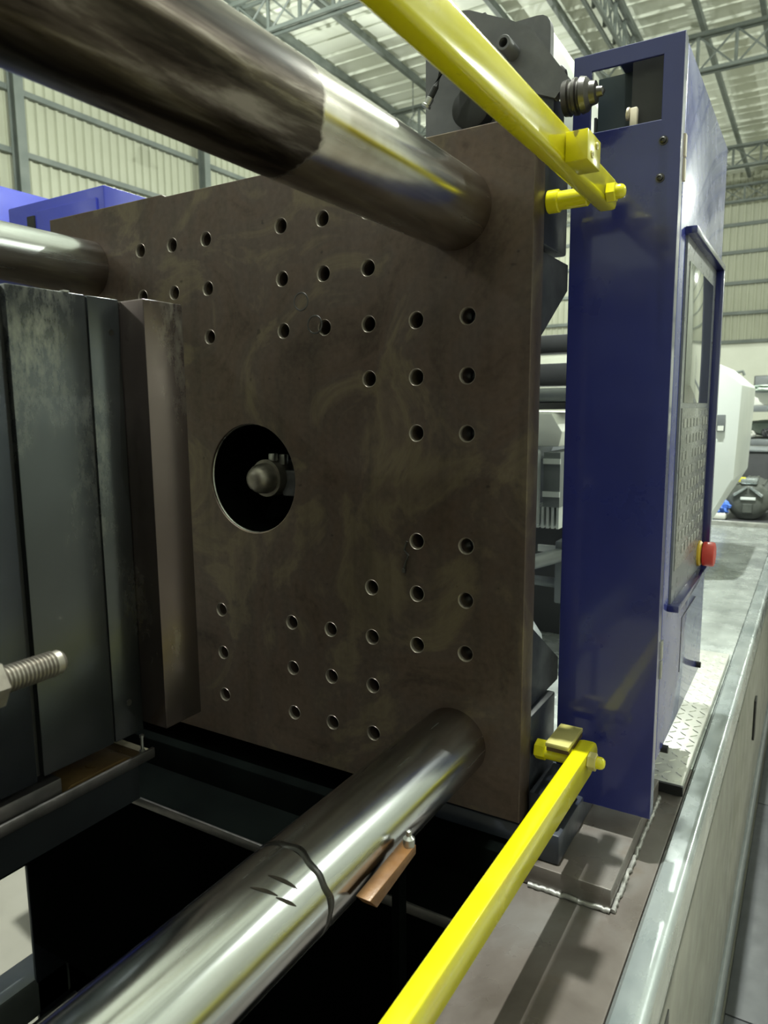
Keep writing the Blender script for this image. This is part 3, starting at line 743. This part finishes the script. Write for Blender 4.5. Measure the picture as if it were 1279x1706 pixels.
# ================================================================== SAFETY LATCH ON TOP
sl = thing('safety_latch', 'dark grey steel latch bracket with grooved roller above the platen corner', 'latch bracket', (0.33, 0.08, 0.42))
def rounded(pts, r, n=4):
    out = []
    m = len(pts)
    for k in range(m):
        a, b, c = Vector(pts[k-1]), Vector(pts[k]), Vector(pts[(k+1) % m])
        rr = r if not isinstance(r, (list, tuple)) else r[k]
        if rr <= 0: out.append(tuple(b)); continue
        p, q = b+(a-b).normalized()*rr, b+(c-b).normalized()*rr
        for i in range(n+1):
            t_ = i/n; out.append(tuple((1-t_)**2*p+2*t_*(1-t_)*b+t_**2*q))
    return out
obj('back_plate', P(rounded([(0.2415, 0.423), (0.411, 0.423), (0.411, 0.571), (0.2415, 0.571)], [0, 0, 0.018, 0.006]), 'y', 0.100, 0.112), M['bracket'], sl)
obj('latch_arm', P([(0.285, 0.585), (0.325, 0.576), (0.378, 0.551), (0.402, 0.537), (0.449, 0.472), (0.433, 0.454), (0.400, 0.468), (0.34, 0.50), (0.285, 0.53)], 'y', 0.055, 0.067), M['bracket'], sl)
obj('arm_web', B(0.30, 0.34, 0.0675, 0.0995, 0.515, 0.575), M['bracket'], sl)
bm = bmesh.new(); lathe(bm, (0.381, 0.0548, 0.514), (0, -1, 0), [(0, 0.0085), (0.030, 0.0085), (0.031, 0.0078), (0.031, 0.0052), (0.012, 0.0050), (0.012, 0)], 24)
obj('pivot_tube', bm, M['bracket'], sl)
obj('roller', L((0.443, 0.06, 0.452), (1, 0, 0), [(0, 0.012), (0.0, 0.0185), (0.006, 0.0195), (0.0075, 0.0165), (0.010, 0.0165), (0.0115, 0.0195), (0.015, 0.0195), (0.0165, 0.0165), (0.018, 0.0165), (0.020, 0.0195), (0.026, 0.018), (0.030, 0.013), (0.036, 0.012), (0.037, 0.006), (0.043, 0.005), (0.046, 0.0)], 32), M['dark_steel'], sl)
obj('spring_cap', L((0.42, 0.085, 0.489), (1, 0, 0), [(0, 0.011), (0.012, 0.011), (0.016, 0.006)], 20), M['black'], sl)
bm = bmesh.new(); tube(bm, [(0.290, 0.05, 0.515), (0.282, 0.049, 0.497), (0.274, 0.048, 0.484)], 0.004, 10)
h = obj('lever', bm, M['black'], sl)
obj('lever_tip', L((0.276, 0.048, 0.486), (-0.5, -0.05, -0.75), [(0, 0.003), (0.001, 0.0048), (0.009, 0.0048), (0.010, 0.0062), (0.013, 0.0062), (0.014, 0.004)], 14), M['steel'], h)
obj('bearing_disc', L((0.315, 0.0995, 0.478), (0, -1, 0), [(0, 0.026), (0.018, 0.026), (0.020, 0.023)], 32), M['black'], sl)
obj('arm_foot', B(0.41, 0.43, 0.06, 0.10, 0.4225, 0.46), M['dark_paint'], sl)

# white guard behind the latch
wg = thing('white_guard', 'white sheet metal guard glimpsed behind the dark latch plate', 'guard', (0.21, 0.65, -0.55))
obj('guard_box', P([(0.10, 0.56), (0.30, 0.56), (0.30, 0.69), (0.246, 0.795), (0.10, 0.795)], 'y', 0.60, 0.78, bev=0.003), M['white'], wg)
obj('guard_post', B(-0.14, -0.10, 0.70, 0.74, -0.4995, 0.70), M['white'], wg)
obj('guard_arm', B(-0.0999, 0.0999, 0.70, 0.74, 0.62, 0.70), M['white'], wg)

# ================================================================== REAR BLUE COVERS (left)
rc = thing('rear_cover', 'light blue box cover with dark slot behind the platen top left', 'cover', (-0.58, 0.3, -1.25))
obj('cover_box', B(-0.735, -0.436, 0.12, 0.235, -0.42, 0.5145, bev=0.004), M['blue_rear'], rc)
obj('inset_door', B(-0.635, -0.455, 0.1155, 0.1195, -0.38, 0.494, bev=0.001), M['blue_rear'], rc)
obj('dark_slot', B(-0.668, -0.645, 0.1165, 0.1198, 0.30, 0.488), M['black'], rc)
obj('cover_leg', B(-0.70, -0.60, 0.14, 0.22, FLOOR_Z, -0.4205), M['charcoal'], rc)
rh = thing('rear_hood', 'deep blue sloping hood at the far left edge above the tie bar', 'hood', (-1.6, 0.9, FLOOR_Z))
obj('hood', P([(-2.2, FLOOR_Z), (-1.25, FLOOR_Z), (-1.25, 0.60), (-1.33, 0.745), (-2.2, 0.745)], 'y', 0.33, 1.25, bev=0.01), M['blue_rear'], rh)
obj('hood_seam', B(-1.2515, -1.2475, 0.40, 1.2, 0.2, 0.206), M['black'], rh)

# ================================================================== INJECTION SIDE
iu = thing('injection_unit', 'grey and white injection unit seen through the slit behind the platen', 'injection unit', (0.0, 1.1, -0.5))
obj('barrel', L((0.002, 0.361, -0.002), (0, 1, 0), [(0, 0.052), (0.9, 0.052)], 32), M['mid_grey'], iu)
nz = obj('nozzle', L((0.0, 0.004, -0.002), (0, 1, 0), [(0, 0.006), (0.001, 0.011), (0.006, 0.0175), (0.014, 0.0215), (0.024, 0.0232), (0.07, 0.0235), (0.16, 0.026), (0.30, 0.030), (0.355, 0.05)], 32), M['thread'], iu)
obj('heater_band', L((0.0, 0.034, -0.002), (0, 1, 0), [(0, 0.0236), (0.0, 0.0285), (0.028, 0.0285), (0.028, 0.0236)], 32), M['thread'], nz)
obj('band_clamp', B(0.004, 0.016, 0.036, 0.046, 0.024, 0.036, bev=0.002), M['steel'], nz)
obj('band_clamp', B(0.014, 0.026, 0.048, 0.058, 0.018, 0.034, bev=0.002), M['steel'], nz)
obj('band_box', B(0.018, 0.044, 0.05, 0.09, -0.030, 0.010, bev=0.003), M['bracket'], nz)
obj('carriage', B(-0.22, 0.165, 1.28, 1.78, -0.499, 0.02, bev=0.01), M['mid_grey'], iu)
obj('white_cover', P([(-0.10, 0.012), (0.215, 0.012), (0.222, 0.045), (0.196, 0.088), (-0.10, 0.095)], 'y', 0.80, 1.2, bev=0.004), M['white'], iu)
obj('grey_handle', B(0.150, 0.186, 0.74, 0.77, -0.165, 0.008, bev=0.008), M['mid_grey'], iu)
obj('handle_recess', B(0.132, 0.149, 0.745, 0.765, -0.15, -0.005), M['black'], iu)
obj('side_box', B(0.187, 0.225, 0.78, 1.15, -0.125, 0.0), M['mid_grey'], iu)
for z in (-0.020, -0.095):
    obj('side_strip', B(0.187, 0.2265, 0.774, 0.7795, z-0.006, z+0.006), M['grey_cover'], iu)
for k in range(6):
    obj('fin', B(0.1525+k*0.012, 0.1585+k*0.012, 0.80, 1.0, -0.178, -0.128), M['grey_cover'], iu)
obj('upper_rail', C((-0.3, 0.85, 0.129), (0.26, 0.85, 0.129), 0.017, 20), M['mid_grey'], iu)
obj('upper_beam', B(-0.3, 0.26, 0.9, 1.0, 0.152, 0.205, bev=0.003), M['charcoal'], iu)
obj('upper_beam', B(-0.3, 0.26, 0.9, 1.0, 0.232, 0.272, bev=0.003), M['charcoal'], iu)
obj('lower_beam', B(-0.3, 0.255, 0.84, 0.94, 0.096, 0.112, bev=0.003), M['charcoal'], iu)
obj('carriage_cylinder', C((0.13, 0.70, -0.262), (0.30, 0.95, -0.225), 0.017, 16), M['mid_grey'], iu)
obj('hydraulic_block', B(0.205, 0.255, 0.82, 0.95, -0.36, -0.21, bev=0.004), M['mid_grey'], iu)
for z in (-0.232, -0.255): obj('label_plate', B(0.16, 0.2045, 0.83, 0.836, z-0.008, z+0.008), M['white'], iu)
obj('lower_pipe', C((0.08, 0.85, -0.316), (0.255, 0.85, -0.318), 0.012, 14), M['mid_grey'], iu)
obj('carriage_frame', B(-0.3, 0.25, 1.02, 1.2, -0.499, -0.18), M['charcoal'], iu)
bm = bmesh.new(); lathe(bm, (0.15, 0.58, -0.42), (1, 0.25, 0), [(0, 0.02), (0.0, 0.085), (0.04, 0.10), (0.075, 0.085), (0.10, 0.05), (0.11, 0)], 32)
obj('round_guard', bm, M['mid_grey'], iu)
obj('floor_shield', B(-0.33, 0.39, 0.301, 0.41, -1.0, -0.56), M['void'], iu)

# grey cover on the far end of the bed
cv = thing('end_cover', 'pale grey chamfered machine cover beyond the blue cabinet', 'machine cover', (0.4, 2.0, -0.5))
obj('cover_shell', P([(0.10, -0.49), (0.30, -0.49), (0.438, -0.235), (0.490, -0.142), (0.500, 0.169), (0.422, 0.239), (0.36, 0.262), (0.10, 0.262)], 'y', 1.80, 2.35, bev=0.006), M['grey_cover'], cv)
obj('cover_handle', B(0.430, 0.456, 1.792, 1.7995, 0.018, 0.072, bev=0.002), M['mid_grey'], cv)
obj('handle_plate', B(0.434, 0.452, 1.789, 1.7915, 0.020, 0.036), M['white'], cv)

mt = thing('hydraulic_motor', 'round grey motor with ribbed end bell beyond the end of the bed', 'motor', (0.43, 3.5, FLOOR_Z))
mc = (0.430, 3.30, -0.387)
obj('motor_body', L((mc[0], 3.35, mc[2]), (0, 1, 0), [(0, 0.097), (0.34, 0.097)], 40), M['motor'], mt)
obj('end_bell', L((mc[0], 3.30, mc[2]), (0, 1, 0), [(0, 0.0), (0.0, 0.062), (0.014, 0.091), (0.026, 0.100), (0.049, 0.100)], 40), M['motor'], mt)
for k in range(14):
    a = 2*PI*k/14
    obj('cooling_fin', C((mc[0]+0.099*math.cos(a), 3.36, mc[2]+0.099*math.sin(a)), (mc[0]+0.099*math.cos(a), 3.66, mc[2]+0.099*math.sin(a)), 0.007, 8), M['motor'], mt)
for sg in (-1, 1):
    obj('bell_rib', P([(0.43+sg*0.004, -0.318), (0.43+sg*0.014, -0.312), (0.43+sg*0.070, -0.352), (0.43+sg*0.064, -0.364)], 'y', 3.284, 3.312, bev=0.002), M['rail'], mt)
obj('terminal_box', B(0.392, 0.470, 3.30, 3.40, -0.300, -0.272, bev=0.006), M['rail'], mt)
obj('name_plate', B(0.396, 0.466, 3.290, 3.299, -0.380, -0.366, bev=0.001), M['grey_cover'], mt)
obj('shaft_cover', L((0.43, 3.294, -0.425), (0, 1, 0), [(0, 0.030), (0.006, 0.034)], 4, PI/4), M['motor'], mt)
obj('yellow_label', B(0.372, 0.414, 3.31, 3.33, -0.290, -0.266, bev=0.002), M['yellow_tag'], mt)
obj('motor_plinth', B(0.20, 0.75, 3.24, 3.85, FLOOR_Z, -0.489, bev=0.006), M['charcoal'], mt)

rg = thing('blue_rag', 'crumpled bright blue plastic scrap beside the round motor', 'scrap', (0.30, 3.3, -0.489))
bm = bmesh.new(); bmesh.ops.create_icosphere(bm, subdivisions=4, radius=1.0)
for v in bm.verts:
    n = 1+0.16*math.sin(7*v.co.x+5*v.co.z)+0.12*math.sin(11*v.co.y+6*v.co.x+4)+0.06*math.sin(19*v.co.z+9*v.co.x)
    v.co = Vector((0.302+v.co.x*0.045*n, 3.30+v.co.y*0.03*n, -0.425+v.co.z*0.032*n))
obj('crumpled_sheet', bm, M['blue_rag'], rg, 20)
obj('white_fold', B(0.235, 0.335, 3.27, 3.35, -0.488, -0.452, bev=0.010), M['cloth_white'], rg)

dc = thing('dark_cabinet', 'dark charcoal cabinet behind the round motor', 'cabinet', (0.6, 4.2, FLOOR_Z))
obj('body', B(0.28, 1.3, 4.0, 4.4, FLOOR_Z, -0.172, bev=0.006), M['charcoal'], dc)
obj('top_edge', B(0.275, 1.305, 3.99, 4.41, -0.1715, -0.158, bev=0.003), M['mid_grey'], dc)
# rack with sacks behind it
rk = thing('storage_rack', 'grey storage rack with shelves behind the dark cabinet', 'rack', (0.5, 4.8, FLOOR_Z))
for z in (-0.13, 0.09): obj('shelf_board', B(0.20, 1.6, 4.5, 5.2, z-0.03, z+0.01, bev=0.003), M['mid_grey'], rk)
for x in (0.205, 1.57):
    for y in (4.52, 5.16): obj('upright', B(x, x+0.03, y, y+0.03, FLOOR_Z, 0.36 if x > 1 else 0.10), M['mid_grey'], rk)
def sack(name, c, r, mat, label, cat, seed):
    rr = random.Random(seed); ph = [rr.uniform(0, 6) for _ in range(4)]
    bm = bmesh.new(); bmesh.ops.create_icosphere(bm, subdivisions=4, radius=1.0)
    for v in bm.verts:
        p = v.co.copy()
        n = 1+0.10*math.sin(5*p.x+ph[0])+0.08*math.sin(8*p.y+6*p.z+ph[1])+0.05*math.sin(14*p.x+9*p.z+ph[2])
        sq = lambda t: math.copysign(abs(t)**0.6, t)
        v.co = Vector((c[0]+sq(p.x)*r[0]*n, c[1]+sq(p.y)*r[1]*n, c[2]+sq(p.z)*r[2]*(1+0.06*math.sin(6*p.x+ph[3]))))
    return tag(obj(name, bm, mat, None, 60), label, cat, 'sacks and cloths on the rack')
sack('plastic_sack', (0.42, 4.75, 0.215), (0.14, 0.2, 0.022), M['bag'], 'pale green plastic sack lying on top of the white box', 'sack', 1)
tag(obj('white_box', B(0.27, 0.46, 4.6, 4.95, 0.101, 0.185, bev=0.008), M['cloth_white'], None), 'white carton on the upper shelf under green sack', 'box')
sack('plastic_sack', (0.40, 4.95, -0.055), (0.13, 0.16, 0.055), M['bag'], 'crumpled green grey sack on the lower shelf above white cloth', 'sack', 2)
sack('cloth_bundle', (0.30, 4.6, -0.088), (0.06, 0.06, 0.026), M['cloth_white'], 'crumpled white cloth bundle on the lower shelf', 'cloth', 3)
sack('dark_bundle', (0.46, 4.60, -0.078), (0.06, 0.06, 0.034), M['charcoal'], 'dark bundle beside the white cloth on the lower shelf', 'bundle', 4)
gb = thing('grey_box', 'small dark grey box on the wall above the rack', 'wall box', (0.15, 8.0, 0.1))
obj('box_body', B(0.09, 0.6, 8.0, 8.25, 0.20, 0.42, bev=0.01), M['charcoal'], gb)
obj('box_lid', B(0.10, 0.59, 7.985, 7.999, 0.21, 0.41, bev=0.004), M['mid_grey'], gb)
obj('box_stand', B(0.3, 0.36, 8.05, 8.11, FLOOR_Z, 0.199), M['frame_steel'], gb)
pb = thing('pipe_bracket', 'thin dark bent pipe arm against the white end wall', 'pipe', (0.0, 7.0, 0.3))
bm = bmesh.new(); tube(bm, [(-0.18, 7.0, 0.46), (-0.16, 7.0, 0.41), (0.02, 7.0, 0.42), (0.06, 7.0, 0.43), (0.075, 7.0, 0.39)], 0.014, 8)
obj('arm', bm, M['frame_steel'], pb)
obj('stand', B(-0.195, -0.165, 6.985, 7.015, FLOOR_Z, 0.44), M['frame_steel'], pb)
